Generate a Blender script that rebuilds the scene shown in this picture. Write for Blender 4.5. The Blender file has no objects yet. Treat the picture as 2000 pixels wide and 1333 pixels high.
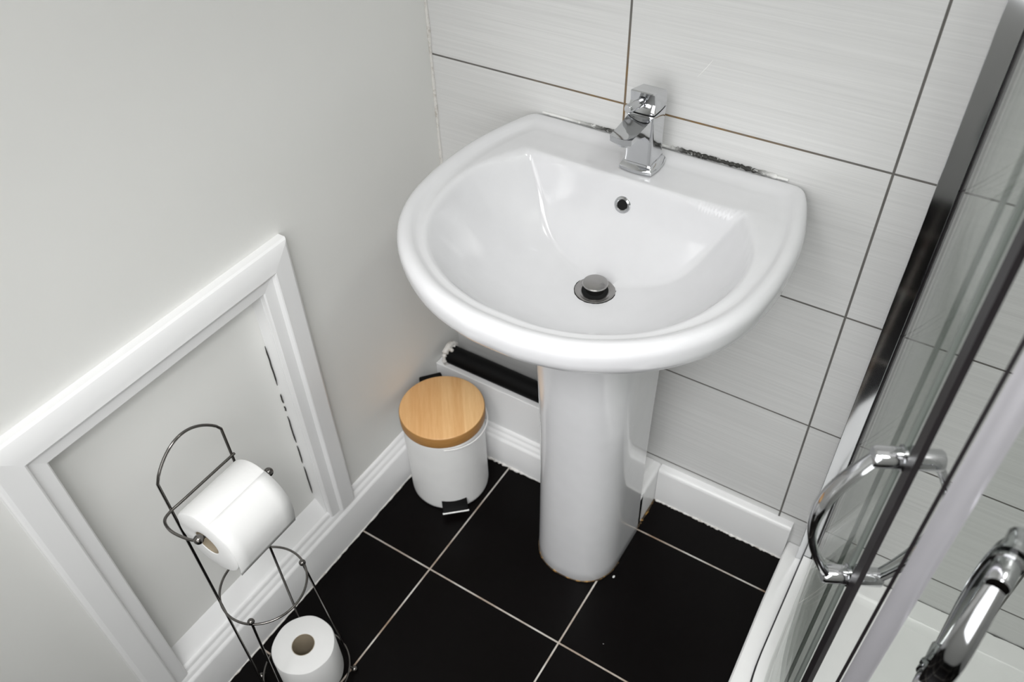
import bpy, bmesh, math, random
from mathutils import Vector, Matrix

random.seed(7)
PI = math.pi
SC = bpy.context.scene
COL = SC.collection

# ------------------------------------------------------------------ camera
cam_d = bpy.data.cameras.new('camera')
cam = bpy.data.objects.new('camera', cam_d)
COL.objects.link(cam)
cx_ = Vector((0.84472124, 0.53448323, -0.02781539))
cy_ = Vector((0.35079049, -0.59215918, -0.72546091))
cz_ = Vector((-0.40421783, 0.60305487, -0.68770107))
M = Matrix.Identity(4)
for i in range(3):
    M[i][0] = cx_[i]
    M[i][1] = -cy_[i]
    M[i][2] = -cz_[i]
M[0][3], M[1][3], M[2][3] = 0.83855, -1.04117, 1.46158
cam.matrix_world = M
cam_d.sensor_width = 36.0
cam_d.lens = 1616.96 * 36.0 / 2000.0
cam_d.clip_start = 0.02
cam_d.dof.use_dof = True
cam_d.dof.focus_distance = 1.18
cam_d.dof.aperture_fstop = 5.0
SC.camera = cam

# ------------------------------------------------------------------ world, lights, exposure
world = bpy.data.worlds.new('world')
SC.world = world
world.use_nodes = True
world.node_tree.nodes['Background'].inputs[0].default_value = (0.9, 0.95, 1.0, 1)
world.node_tree.nodes['Background'].inputs[1].default_value = 0.3

def area(name, loc, size, power, target=None, color=(1, 1, 1), shape='DISK', sy=None):
    d = bpy.data.lights.new(name, 'AREA')
    d.shape = shape
    d.size = size
    if sy:
        d.size_y = sy
    d.energy = power
    d.color = color
    o = bpy.data.objects.new(name, d)
    COL.objects.link(o)
    o.location = loc
    if target is not None:
        o.rotation_euler = (Vector(target) - Vector(loc)).to_track_quat('-Z', 'Y').to_euler()
    return o

# diffuse ceiling, then added unseen fills over the shower, behind and beside the camera
area('ceiling_light', (0.80, -0.75, 2.33), 1.4, 2.2, shape='RECTANGLE', sy=1.3, color=(1.0, 0.995, 0.985))
area('shower_fill_light', (1.25, -0.35, 2.30), 0.25, 4.8, color=(1.0, 0.995, 0.985))  # added fill that brightens the inside of the shower
li = area('low_fill_light', (0.62, -1.49, 0.72), 0.9, 4.8, target=(0.50, 0.0, 0.40), color=(0.985, 0.99, 1.0), shape='RECTANGLE', sy=1.3)  # added fill for the lower surfaces; the front wall has no opening
li.data.spread = math.radians(125)
li = area('high_fill_light', (0.58, -1.47, 1.80), 0.55, 1.9, target=(0.42, -0.15, 0.25), color=(0.99, 0.99, 1.0), shape='RECTANGLE', sy=0.5)  # added fill higher up the same closed wall, no window there
li.data.spread = math.radians(120)
li = area('side_fill_light', (0.45, -1.30, 1.75), 0.34, 0.70, target=(0.50, -0.15, -0.20))  # unseen spot added left of the camera, aimed low
li.data.spread = math.radians(66)
li = area('side_fill_light', (0.98, -1.25, 1.80), 0.40, 1.75, target=(0.22, -0.22, -0.25))  # unseen spot added right of the camera to lift the low left side
li.data.spread = math.radians(66)

SC.view_settings.view_transform = 'Standard'
SC.view_settings.look = 'None'
SC.view_settings.gamma = 1.0
SC.view_settings.use_curve_mapping = False
SC.view_settings.exposure = 0.17

# ------------------------------------------------------------------ materials
def srgb(c):
    return tuple(((x / 255.0) / 12.92 if x / 255.0 <= 0.04045 else ((x / 255.0 + 0.055) / 1.055) ** 2.4) for x in c) + (1.0,)

def new_mat(name):
    m = bpy.data.materials.new(name)
    m.use_nodes = True
    nt = m.node_tree
    b = nt.nodes['Principled BSDF']
    return m, nt, b

def N(nt, t, **kw):
    n = nt.nodes.new(t)
    for k, v in kw.items():
        setattr(n, k, v)
    return n

def math_n(nt, op, a, b=None, c=None):
    n = N(nt, 'ShaderNodeMath', operation=op)
    for i, v in enumerate((a, b, c)):
        if v is None:
            continue
        if isinstance(v, (int, float)):
            n.inputs[i].default_value = v
        else:
            nt.links.new(v, n.inputs[i])
    return n.outputs[0]

def mixc(nt, fac, a, b):
    n = N(nt, 'ShaderNodeMix', data_type='RGBA')
    if isinstance(fac, (int, float)):
        n.inputs[0].default_value = fac
    else:
        nt.links.new(fac, n.inputs[0])
    for i, v in ((6, a), (7, b)):
        if isinstance(v, tuple):
            n.inputs[i].default_value = v
        else:
            nt.links.new(v, n.inputs[i])
    return n.outputs[2]

def objco(nt):
    return N(nt, 'ShaderNodeTexCoord').outputs['Object']

def noise(nt, vec, scale, detail=3, rough=0.5, stretch=None):
    if stretch:
        mp = N(nt, 'ShaderNodeMapping')
        mp.inputs['Scale'].default_value = stretch
        nt.links.new(vec, mp.inputs[0])
        vec = mp.outputs[0]
    n = N(nt, 'ShaderNodeTexNoise')
    n.inputs['Scale'].default_value = scale
    n.inputs['Detail'].default_value = detail
    n.inputs['Roughness'].default_value = rough
    nt.links.new(vec, n.inputs['Vector'])
    return n.outputs[0]

def mrange(nt, v, a, b, c, d):
    n = N(nt, 'ShaderNodeMapRange')
    n.inputs[1].default_value = a
    n.inputs[2].default_value = b
    n.inputs[3].default_value = c
    n.inputs[4].default_value = d
    nt.links.new(v, n.inputs[0])
    return n.outputs[0]

def bump(nt, b, h, strength=0.2, dist=0.001):
    n = N(nt, 'ShaderNodeBump')
    n.inputs['Strength'].default_value = strength
    n.inputs['Distance'].default_value = dist
    nt.links.new(h, n.inputs['Height'])
    nt.links.new(n.outputs[0], b.inputs['Normal'])

def paint(name, rgb, rough, bscale=60, bstr=0.15, bdist=0.0006, spec=0.5):
    m, nt, b = new_mat(name)
    co = objco(nt)
    v = noise(nt, co, 6, 3)
    c = srgb(rgb)
    c2 = tuple(x * 0.955 for x in c[:3]) + (1,)
    nt.links.new(mixc(nt, v, c2, c), b.inputs['Base Color'])
    b.inputs['Roughness'].default_value = rough
    b.inputs['Specular IOR Level'].default_value = spec
    bump(nt, b, noise(nt, co, bscale, 4, 0.6), bstr, bdist)
    return m

M_wall = paint('wall_paint', (232, 232, 229), 0.6, 90, 0.25, 0.0008)
M_gloss = paint('gloss_wood_paint', (244, 244, 244), 0.28, 40, 0.12, 0.0006)
M_panelpaint = paint('panel_paint', (244, 244, 241), 0.5, 30, 0.2, 0.0012)
M_ceiling = paint('ceiling_paint', (240, 240, 238), 0.8)

def grid_mask(nt, co, axis, offset, pitch, half):
    """1 on the joint lines at offset + k*pitch along an axis."""
    s = N(nt, 'ShaderNodeSeparateXYZ')
    nt.links.new(co, s.inputs[0])
    v = math_n(nt, 'SUBTRACT', s.outputs[axis], offset - pitch * 20)
    f = math_n(nt, 'FRACT', math_n(nt, 'DIVIDE', v, pitch))
    d = math_n(nt, 'MULTIPLY', math_n(nt, 'MINIMUM', f, math_n(nt, 'SUBTRACT', 1.0, f)), pitch)
    n = N(nt, 'ShaderNodeMapRange')
    n.inputs[1].default_value = half * 0.8
    n.inputs[2].default_value = half * 1.25
    n.inputs[3].default_value = 1.0
    n.inputs[4].default_value = 0.0
    nt.links.new(d, n.inputs[0])
    return n.outputs[0], s, d

def tile_mat(name, haxis):
    """White brushed 388 x 250 mm wall tiles with dark grey joints. haxis = horizontal axis index."""
    m, nt, b = new_mat(name)
    co = objco(nt)
    mv, s, dv = grid_mask(nt, co, haxis, 0.3585, 0.3877, 0.0017)
    mh, s2, dh = grid_mask(nt, co, 2, 0.1161, 0.25, 0.0015)
    mask = math_n(nt, 'MAXIMUM', mv, mh)
    st = (0.7, 0.7, 60) if haxis == 0 else (0.7, 0.7, 60)
    streak = noise(nt, co, 3.5, 6, 0.65, st)
    streak2 = noise(nt, co, 12, 5, 0.7, (0.5, 0.5, 60))
    sm = math_n(nt, 'ADD', math_n(nt, 'MULTIPLY', streak, 0.6), math_n(nt, 'MULTIPLY', streak2, 0.4))
    tc = mixc(nt, mrange(nt, sm, 0.30, 0.70, 0, 1), srgb((206, 206, 205)), srgb((228, 228, 227)))
    gn = noise(nt, co, 25, 3)
    grout = mixc(nt, gn, srgb((84, 82, 79)), srgb((118, 115, 111)))
    if haxis == 0:
        # brown water staining of the joints around the tap, z about 0.866
        dx = math_n(nt, 'ABSOLUTE', math_n(nt, 'SUBTRACT', s.outputs[0], 0.42))
        near = mrange(nt, dx, 0.06, 0.26, 1, 0)
        dz = mrange(nt, math_n(nt, 'ABSOLUTE', math_n(nt, 'SUBTRACT', s.outputs[2], 0.87)), 0.02, 0.12, 1, 0)
        st_ = math_n(nt, 'MULTIPLY', math_n(nt, 'MULTIPLY', near, dz), mrange(nt, noise(nt, co, 60, 3), 0.35, 0.6, 0.3, 1))
        grout = mixc(nt, st_, grout, srgb((133, 104, 62)))
    nt.links.new(mixc(nt, mask, tc, grout), b.inputs['Base Color'])
    nt.links.new(mrange(nt, mask, 0, 1, 0.30, 0.85), b.inputs['Roughness'])
    h = math_n(nt, 'SUBTRACT', math_n(nt, 'MULTIPLY', streak2, 0.25), math_n(nt, 'MULTIPLY', mask, 1.0))
    bump(nt, b, h, 0.35, 0.0010)
    return m

M_tile = tile_mat('brushed_white_wall_tile', 0)
M_tile_side = tile_mat('brushed_white_wall_tile_side', 1)

def floor_mat():
    m, nt, b = new_mat('black_floor_tile')
    co = objco(nt)
    mx, s, _ = grid_mask(nt, co, 0, 0.1921, 0.296, 0.0015)
    my, s2, _ = grid_mask(nt, co, 1, -0.1048, 0.2975, 0.0015)
    mask = math_n(nt, 'MAXIMUM', mx, my)
    gn = noise(nt, co, 14, 4)
    grout = mixc(nt, mrange(nt, gn, 0.35, 0.62, 0, 1), srgb((150, 128, 108)), srgb((205, 202, 196)))
    base = mixc(nt, noise(nt, co, 9, 3), srgb((9, 7, 7)), srgb((13, 11, 11)))
    vo = N(nt, 'ShaderNodeTexVoronoi')
    vo.inputs['Scale'].default_value = 16
    nt.links.new(co, vo.inputs['Vector'])
    rnd = N(nt, 'ShaderNodeSeparateColor')
    nt.links.new(vo.outputs['Color'], rnd.inputs[0])
    speck = math_n(nt, 'MULTIPLY', math_n(nt, 'LESS_THAN', vo.outputs['Distance'], 0.018), math_n(nt, 'GREATER_THAN', rnd.outputs[0], 0.72))
    base = mixc(nt, speck, base, srgb((150, 150, 148)))
    nt.links.new(mixc(nt, mask, base, grout), b.inputs['Base Color'])
    nt.links.new(mrange(nt, mask, 0, 1, 0.30, 0.9), b.inputs['Roughness'])
    b.inputs['Specular IOR Level'].default_value = 0.08
    bump(nt, b, math_n(nt, 'MULTIPLY', mask, -1.0), 0.4, 0.001)
    return m

M_floor = floor_mat()

def simple(name, rgb, rough, metal=0.0, spec=0.5, coat=0.0, coat_r=0.05):
    m, nt, b = new_mat(name)
    co = objco(nt)
    v = noise(nt, co, 30, 2)
    c = srgb(rgb)
    c2 = tuple(x * 0.94 for x in c[:3]) + (1,)
    nt.links.new(mixc(nt, v, c2, c), b.inputs['Base Color'])
    b.inputs['Roughness'].default_value = rough
    b.inputs['Metallic'].default_value = metal
    b.inputs['Specular IOR Level'].default_value = spec
    b.inputs['Coat Weight'].default_value = coat
    b.inputs['Coat Roughness'].default_value = coat_r
    return m

M_ceramic = simple('white_ceramic', (219, 219, 221), 0.16, 0, 0.5, 0.4, 0.04)
M_chrome = simple('polished_chrome', (205, 206, 208), 0.07, 1.0)
M_wire = simple('dark_chrome_wire', (122, 119, 116), 0.16, 1.0)
M_steel = simple('brushed_drain_steel', (170, 168, 166), 0.22, 1.0)
M_black = simple('matt_black_plastic', (7, 7, 8), 0.55, 0, 0.15)
M_darkhole = simple('dark_hole', (4, 4, 4), 0.9)
M_seal_shadow = simple('dark_seal_and_shadow', (28, 23, 26), 0.42)  # rubber seals, and the painted shadow gap along the bottom rail
M_sealgrey = simple('grey_clear_seal', (118, 124, 119), 0.35)
M_binwhite = simple('white_enamel', (248, 248, 247), 0.38)
M_acrylic = simple('white_acrylic', (250, 250, 249), 0.22)
M_satin = simple('satin_aluminium', (226, 224, 230), 0.32, 0.6)
M_lens = simple('profile_white_plastic', (222, 222, 224), 0.28)
M_crack = simple('open_crack', (60, 58, 56), 0.9)

def paper():
    m, nt, b = new_mat('toilet_tissue')
    co = objco(nt)
    b.inputs['Base Color'].default_value = srgb((224, 224, 223))
    b.inputs['Roughness'].default_value = 0.95
    b.inputs['Specular IOR Level'].default_value = 0.1
    b.inputs['Subsurface Weight'].default_value = 0.15
    b.inputs['Subsurface Radius'].default_value = (0.01, 0.01, 0.01)
    vo = N(nt, 'ShaderNodeTexVoronoi')
    vo.inputs['Scale'].default_value = 160
    nt.links.new(co, vo.inputs['Vector'])
    bump(nt, b, vo.outputs['Distance'], 0.12, 0.0007)
    return m
M_paper = paper()
M_card = simple('cardboard_core', (160, 148, 128), 0.9)

def wood():
    m, nt, b = new_mat('bamboo_wood')
    co = objco(nt)
    mp = N(nt, 'ShaderNodeMapping')
    mp.inputs['Rotation'].default_value = (0, 0, math.radians(52))
    nt.links.new(co, mp.inputs[0])
    s = N(nt, 'ShaderNodeSeparateXYZ')
    nt.links.new(mp.outputs[0], s.inputs[0])
    # laminated strips across y
    strip = math_n(nt, 'FLOOR', math_n(nt, 'DIVIDE', s.outputs[1], 0.021))
    wn = N(nt, 'ShaderNodeTexWhiteNoise', noise_dimensions='1D')
    nt.links.new(strip, wn.inputs['W'])
    grain = noise(nt, mp.outputs[0], 12, 6, 0.65, (1, 16, 1))
    fine = noise(nt, mp.outputs[0], 60, 4, 0.6, (1, 14, 1))
    v = math_n(nt, 'ADD', math_n(nt, 'MULTIPLY', grain, 0.55), math_n(nt, 'MULTIPLY', wn.outputs[0], 0.30))
    v = math_n(nt, 'ADD', v, math_n(nt, 'MULTIPLY', fine, 0.2))
    c = mixc(nt, mrange(nt, v, 0.25, 0.85, 0, 1), srgb((220, 164, 104)), srgb((250, 209, 152)))
    nt.links.new(c, b.inputs['Base Color'])
    b.inputs['Roughness'].default_value = 0.45
    bump(nt, b, fine, 0.08, 0.0005)
    return m
M_wood = wood()

def wood_edge():
    m, nt, b = new_mat('bamboo_edge')
    co = objco(nt)
    g = noise(nt, co, 30, 5, 0.6, (1, 1, 10))
    nt.links.new(mixc(nt, g, srgb((150, 104, 50)), srgb((190, 142, 84))), b.inputs['Base Color'])
    b.inputs['Roughness'].default_value = 0.5
    return m
M_wood_edge = wood_edge()

def glass():
    m = bpy.data.materials.new('clear_shower_glass')
    m.use_nodes = True
    nt = m.node_tree
    nt.nodes.clear()
    out = N(nt, 'ShaderNodeOutputMaterial')
    tr = N(nt, 'ShaderNodeBsdfTransparent')
    tr.inputs[0].default_value = (0.955, 0.965, 0.955, 1)
    gl = N(nt, 'ShaderNodeBsdfGlossy')
    gl.inputs['Roughness'].default_value = 0.02
    fr = N(nt, 'ShaderNodeFresnel')
    ge = N(nt, 'ShaderNodeNewGeometry')
    nt.links.new(mrange(nt, ge.outputs['Backfacing'], 0, 1, 1.45, 1 / 1.45), fr.inputs[0])
    mx = N(nt, 'ShaderNodeMixShader')
    nz = noise(nt, objco(nt), 5, 2)
    nt.links.new(mrange(nt, nz, 0, 1, 0.01, 0.05), gl.inputs['Roughness'])
    fm = math_n(nt, 'MULTIPLY', fr.outputs[0], 0.5)
    nt.links.new(fm, mx.inputs[0])
    nt.links.new(tr.outputs[0], mx.inputs[1])
    nt.links.new(gl.outputs[0], mx.inputs[2])
    nt.links.new(mx.outputs[0], out.inputs[0])
    return m
M_glass = glass()
M_glassedge = simple('green_glass_edge', (38, 58, 54), 0.2)

def grime(name, base, dark, scale, lo, hi, rough=0.6, gate=None):
    """sealant: base colour with darker mould patches; gate = list of (x0, x1) world ranges where mould grows"""
    m, nt, b = new_mat(name)
    co = objco(nt)
    v = mrange(nt, noise(nt, co, scale, 5, 0.7), lo, hi, 0, 1)
    if gate:
        s = N(nt, 'ShaderNodeSeparateXYZ')
        nt.links.new(co, s.inputs[0])
        tot = None
        for a, c, e in gate:
            g = math_n(nt, 'MULTIPLY', mrange(nt, s.outputs[0], a, a + e, 0, 1), mrange(nt, s.outputs[0], c - e, c, 1, 0))
            tot = g if tot is None else math_n(nt, 'MAXIMUM', tot, g)
        v = math_n(nt, 'MULTIPLY', v, tot)
    nt.links.new(mixc(nt, v, srgb(base), srgb(dark)), b.inputs['Base Color'])
    b.inputs['Roughness'].default_value = rough
    bump(nt, b, noise(nt, co, 150, 3), 0.4, 0.001)
    return m
M_mould = grime('mouldy_sealant', (226, 226, 224), (44, 44, 40), 120, 0.34, 0.44, gate=[(0.262, 0.405, 0.07), (0.43, 0.60, 0.03)])
M_caulk = grime('white_caulk', (224, 222, 218), (150, 138, 124), 60, 0.5, 0.75)
M_rust = grime('rusty_base_seal', (60, 46, 28), (170, 128, 62), 90, 0.5, 0.62)
M_greyseal = grime('grey_grimy_sealant', (120, 120, 118), (66, 66, 64), 60, 0.4, 0.6)
M_rustspot = grime('rust_blot', (150, 96, 40), (92, 50, 20), 200, 0.4, 0.6)

# ------------------------------------------------------------------ helpers
def put(name, bm, mat, parent=None, smooth=True, angle=38, mats=None, weld=False):
    if weld:
        bmesh.ops.remove_doubles(bm, verts=bm.verts, dist=1e-6)
    bmesh.ops.recalc_face_normals(bm, faces=bm.faces)
    me = bpy.data.meshes.new(name)
    bm.to_mesh(me)
    bm.free()
    if mats:
        for mm in mats:
            me.materials.append(mm)
    else:
        me.materials.append(mat)
    if smooth:
        me.shade_smooth()
        me.set_sharp_from_angle(angle=math.radians(angle))
    o = bpy.data.objects.new(name, me)
    COL.objects.link(o)
    if parent is not None:
        o.parent = parent
    return o

def tag(o, label=None, cat=None, group=None, kind=None):
    if label:
        o['label'] = label
    if cat:
        o['category'] = cat
    if group:
        o['group'] = group
    if kind:
        o['kind'] = kind
    return o

def thing(name, label, cat, group=None, kind=None):
    o = bpy.data.objects.new(name, None)
    o.empty_display_size = 0.05
    COL.objects.link(o)
    return tag(o, label, cat, group, kind)

def box(bm, x0, x1, y0, y1, z0, z1, bev=0.0, seg=2):
    vs = [bm.verts.new((x, y, z)) for x in (x0, x1) for y in (y0, y1) for z in (z0, z1)]
    f = []
    for q in ((0, 1, 3, 2), (4, 6, 7, 5), (0, 4, 5, 1), (2, 3, 7, 6), (0, 2, 6, 4), (1, 5, 7, 3)):
        f.append(bm.faces.new([vs[i] for i in q]))
    if bev:
        es = list({e for a in f for e in a.edges})
        bmesh.ops.bevel(bm, geom=es, offset=bev, segments=seg, affect='EDGES', profile=0.5)
    return vs

def loft(bm, rings, close=True, cap0=False, cap1=False):
    R = [[bm.verts.new(p) for p in r] for r in rings]
    n = len(R[0])
    for a, b in zip(R, R[1:]):
        for i in range(n if close else n - 1):
            j = (i + 1) % n
            bm.faces.new((a[i], a[j], b[j], b[i]))
    if cap0:
        bm.faces.new(R[0][::-1])
    if cap1:
        bm.faces.new(R[-1])
    return R

def tube(bm, pts, r, seg=12, closed=False, caps=True, sx=1.0, up=None):
    """round (or elliptical, via sx) tube along a path; r is a number or a list"""
    P = [Vector(p) for p in pts]
    n = len(P)
    rings = []
    T = []
    for i in range(n):
        if closed:
            t = P[(i + 1) % n] - P[i - 1]
        else:
            t = P[min(i + 1, n - 1)] - P[max(i - 1, 0)]
        T.append(t.normalized())
    ref = Vector(up) if up is not None else (Vector((0, 0, 1)) if abs(T[0].z) < 0.9 else Vector((1, 0, 0)))
    u = (ref - T[0] * ref.dot(T[0])).normalized()
    for i in range(n):
        if up is not None:
            u = (ref - T[i] * ref.dot(T[i])).normalized()
        else:
            u = (u - T[i] * u.dot(T[i])).normalized()
        w = T[i].cross(u)
        rr = r[i] if isinstance(r, (list, tuple)) else r
        rings.append([P[i] + u * (rr * sx * math.cos(2 * PI * k / seg)) + w * (rr * math.sin(2 * PI * k / seg)) for k in range(seg)])
    R = [[bm.verts.new(p) for p in q] for q in rings]
    m = n if closed else n - 1
    for i in range(m):
        a, b = R[i], R[(i + 1) % n]
        for k in range(seg):
            j = (k + 1) % seg
            bm.faces.new((a[k], a[j], b[j], b[k]))
    if caps and not closed:
        bm.faces.new(R[0][::-1])
        bm.faces.new(R[-1])

def lathe(bm, prof, c=(0, 0, 0), seg=48, axis=None):
    """prof: list of (r, h); revolve round z at c (or another axis via a matrix)"""
    rings = []
    for r, h in prof:
        rings.append([Vector((r * math.cos(2 * PI * k / seg), r * math.sin(2 * PI * k / seg), h)) for k in range(seg)])
    if axis is not None:
        q = Vector((0, 0, 1)).rotation_difference(Vector(axis))
        rings = [[q @ p for p in r] for r in rings]
    cc = Vector(c)
    rings = [[p + cc for p in r] for r in rings]
    loft(bm, rings, True, prof[0][0] > 1e-7, prof[-1][0] > 1e-7)
    bmesh.ops.remove_doubles(bm, verts=bm.verts, dist=1e-7)

def ball(bm, c, r, seg=16):
    mat = Matrix.Translation(Vector(c))
    bmesh.ops.create_uvsphere(bm, u_segments=seg, v_segments=seg // 2 + 2, radius=r, matrix=mat)

def prism(bm, prof, a, b, fn):
    """extrude a closed 2-D profile between stations a and b; fn(u, v, s) -> 3-D point"""
    r0 = [fn(u, v, a) for u, v in prof]
    r1 = [fn(u, v, b) for u, v in prof]
    loft(bm, [r0, r1], True, True, True)

def catmull(pts, n=8, closed=False):
    out = []
    m = len(pts)
    rng = range(m if closed else m - 1)
    for i in rng:
        p0 = pts[i - 1] if (closed or i > 0) else pts[0]
        p1 = pts[i]
        p2 = pts[(i + 1) % m]
        p3 = pts[(i + 2) % m] if (closed or i + 2 < m) else pts[-1]
        for k in range(n):
            t = k / n
            out.append(tuple(0.5 * (2 * b + (c - a) * t + (2 * a - 5 * b + 4 * c - d) * t * t + (-a + 3 * b - 3 * c + d) * t ** 3)
                             for a, b, c, d in zip(p0, p1, p2, p3)))
    if not closed:
        out.append(tuple(pts[-1]))
    return out

def interp(tab, x):
    if x <= tab[0][0]:
        return tab[0][1]
    for (a, b), (c, d) in zip(tab, tab[1:]):
        if x <= c:
            t = (x - a) / (c - a)
            return b + (d - b) * t
    return tab[-1][1]

def smin(a, b, k):
    h = max(k - abs(a - b), 0.0) / k
    return min(a, b) - h * h * k * 0.25

def smax(a, b, k):
    return -smin(-a, -b, k)

# ------------------------------------------------------------------ room shell
X1, YF, ZC = 1.60, -1.50, 2.35
OY0, OY1, OZ0, OZ1 = -0.826, -0.457, 0.108, 0.682      # the access-hatch opening in the painted wall
PX = -0.024                                            # its recessed board

bm = bmesh.new(); box(bm, -0.1, X1 + 0.1, YF - 0.1, 0.1, -0.06, 0)
tag(put('floor', bm, M_floor, smooth=False), 'black floor tiles with pale grout', kind='structure')
bm = bmesh.new(); box(bm, -0.1, X1 + 0.1, 0, 0.1, 0, ZC)
tag(put('wall_back', bm, M_tile, smooth=False), 'white brushed tile wall with dark joints', kind='structure')
bm = bmesh.new(); box(bm, X1, X1 + 0.1, YF, 0, 0, ZC)
tag(put('wall_right', bm, M_tile_side, smooth=False), kind='structure')
bm = bmesh.new(); box(bm, -0.1, X1 + 0.1, YF - 0.1, YF, 0, ZC)
tag(put('wall_front', bm, M_wall, smooth=False), kind='structure')
bm = bmesh.new(); box(bm, -0.1, X1 + 0.1, YF - 0.1, 0.1, ZC, ZC + 0.08)
tag(put('ceiling', bm, M_ceiling, smooth=False), kind='structure')
# left wall with a rectangular opening
bm = bmesh.new()
box(bm, -0.1, 0, YF, OY0, 0, ZC)
box(bm, -0.1, 0, OY1, 0, 0, ZC)
box(bm, -0.1, 0, OY0, OY1, 0, OZ0)
box(bm, -0.1, 0, OY0, OY1, OZ1, ZC)
tag(put('wall_left', bm, M_wall, smooth=False), 'plain white painted wall', kind='structure')

# ------------------------------------------------------------------ hatch: recessed board and moulded frame
hatch = thing('access_hatch', 'white boxed-in access panel with moulded frame on the painted wall', 'access panel', kind='thing')
bm = bmesh.new(); box(bm, PX - 0.02, PX, OY0 - 0.004, OY1 + 0.004, OZ0 - 0.004, OZ1 + 0.004)
put('board', bm, M_panelpaint, hatch, smooth=False)
# architrave profile: w = distance out from the opening, t = thickness from the wall
AP = [(-0.002, 0), (-0.002, 0.0095), (0.000, 0.0112), (0.0155, 0.0125), (0.0185, 0.0128), (0.0215, 0.0185), (0.0235, 0.0195),
      (0.030, 0.0190), (0.054, 0.0185), (0.058, 0.0165), (0.060, 0.0130), (0.060, 0)]
Wf, Wt = 0.060, 0.066
def arch_loop(bm, side):
    k = Wt / Wf if side == 't' else 1
    if side == 'r':
        a = [(t, OY1 + w, 0.112) for w, t in AP]
        b = [(t, OY1 + w, OZ1 + w * Wt / Wf) for w, t in AP]
    elif side == 'l':
        a = [(t, OY0 - w, 0.112) for w, t in AP]
        b = [(t, OY0 - w, OZ1 + w * Wt / Wf) for w, t in AP]
    else:
        a = [(t, OY0 - w, OZ1 + w * Wt / Wf) for w, t in AP]
        b = [(t, OY1 + w, OZ1 + w * Wt / Wf) for w, t in AP]
    loft(bm, [a, b], True, True, True)
for s in ('r', 'l', 't'):
    bm = bmesh.new(); arch_loop(bm, s)
    put('architrave', bm, M_gloss, hatch, angle=25)
# lining of the opening: right jamb, left jamb, soffit, sloping sill bead
bm = bmesh.new(); box(bm, PX, 0.001, OY1 - 0.003, OY1 + 0.002, OZ0, OZ1)
put('jamb', bm, M_gloss, hatch, smooth=False)
bm = bmesh.new(); box(bm, PX, 0.001, OY0 - 0.002, OY0 + 0.003, OZ0, OZ1)
put('jamb', bm, M_gloss, hatch, smooth=False)
bm = bmesh.new()
prism(bm, [(PX, 0.150), (PX + 0.004, 0.146), (-0.002, 0.120), (0.0015, 0.114), (0.0015, 0.106), (PX, 0.106)], OY0 + 0.001, OY1 - 0.001,
      lambda u, v, s: (u, s, v))
put('sill', bm, M_gloss, hatch)
# dashed open crack between the board and the right jamb
z = 0.56
k = 0
for a, b in ((0.560, 0.470), (0.448, 0.425), (0.418, 0.405), (0.392, 0.320), (0.312, 0.262), (0.252, 0.170)):
    bm = bmesh.new()
    yb = OY1 - 0.0045
    pts = [(PX + 0.0006, yb + random.uniform(-0.0006, 0.0006), a + (b - a) * t / 6) for t in range(7)]
    tube(bm, pts, [0.0004] + [0.0011] * 5 + [0.0004], seg=6)
    put('crack', bm, M_crack, hatch)

# ------------------------------------------------------------------ skirting
SP = [(0, 0), (0.018, 0), (0.018, 0.090), (0.0165, 0.0955), (0.0135, 0.0972), (0.0125, 0.0990), (0.0120, 0.1035), (0.0095, 0.1085),
      (0.0070, 0.1105), (0.0062, 0.1125), (0.0058, 0.1165), (0.0035, 0.1215), (0, 0.1225)]
SP2 = [(0, 0), (0.018, 0), (0.018, 0.0905), (0.0175, 0.0945), (0.0155, 0.0980), (0.0120, 0.0998), (0.008, 0.1000), (0, 0.1000)]
bm = bmesh.new(); prism(bm, SP, YF, -0.0001, lambda u, v, s: (u, s, v))
tag(put('baseboard_left', bm, M_gloss, angle=50), kind='structure')
BX1, BY = 0.500, -0.087         # boxed pipe ledge: right end (low part) and front face
bm = bmesh.new(); prism(bm, [(u, v * 0.82) for u, v in SP2], BX1 + 0.0005, 0.776, lambda u, v, s: (s, -u, v * 1.22))
tag(put('baseboard_back', bm, M_gloss, angle=50), kind='structure')
# ledge hiding pipes under the basin
bm = bmesh.new()
box(bm, 0.001, 0.43, BY, BY + 0.030, 0, 0.214, 0.0015)
box(bm, 0.4302, BX1 - 0.018, BY, -0.001, 0, 0.1035, 0.0015)
led = tag(put('pipe_boxing', bm, M_gloss, smooth=False), 'low white boxed ledge in the corner behind the pedestal', 'pipe boxing', kind='structure')
bm = bmesh.new(); prism(bm, [(u, v * 0.97) for u, v in SP], 0.0185, BX1, lambda u, v, s: (s, BY - u, v * 0.86))
tag(put('baseboard_ledge', bm, M_gloss, angle=50), kind='structure')
bm = bmesh.new(); prism(bm, [(u, v) for u, v in SP2], BY - 0.018, -0.0005, lambda u, v, s: (BX1 - 0.018 + u, s, v))
tag(put('baseboard_return', bm, M_gloss, angle=50), kind='structure')

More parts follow.
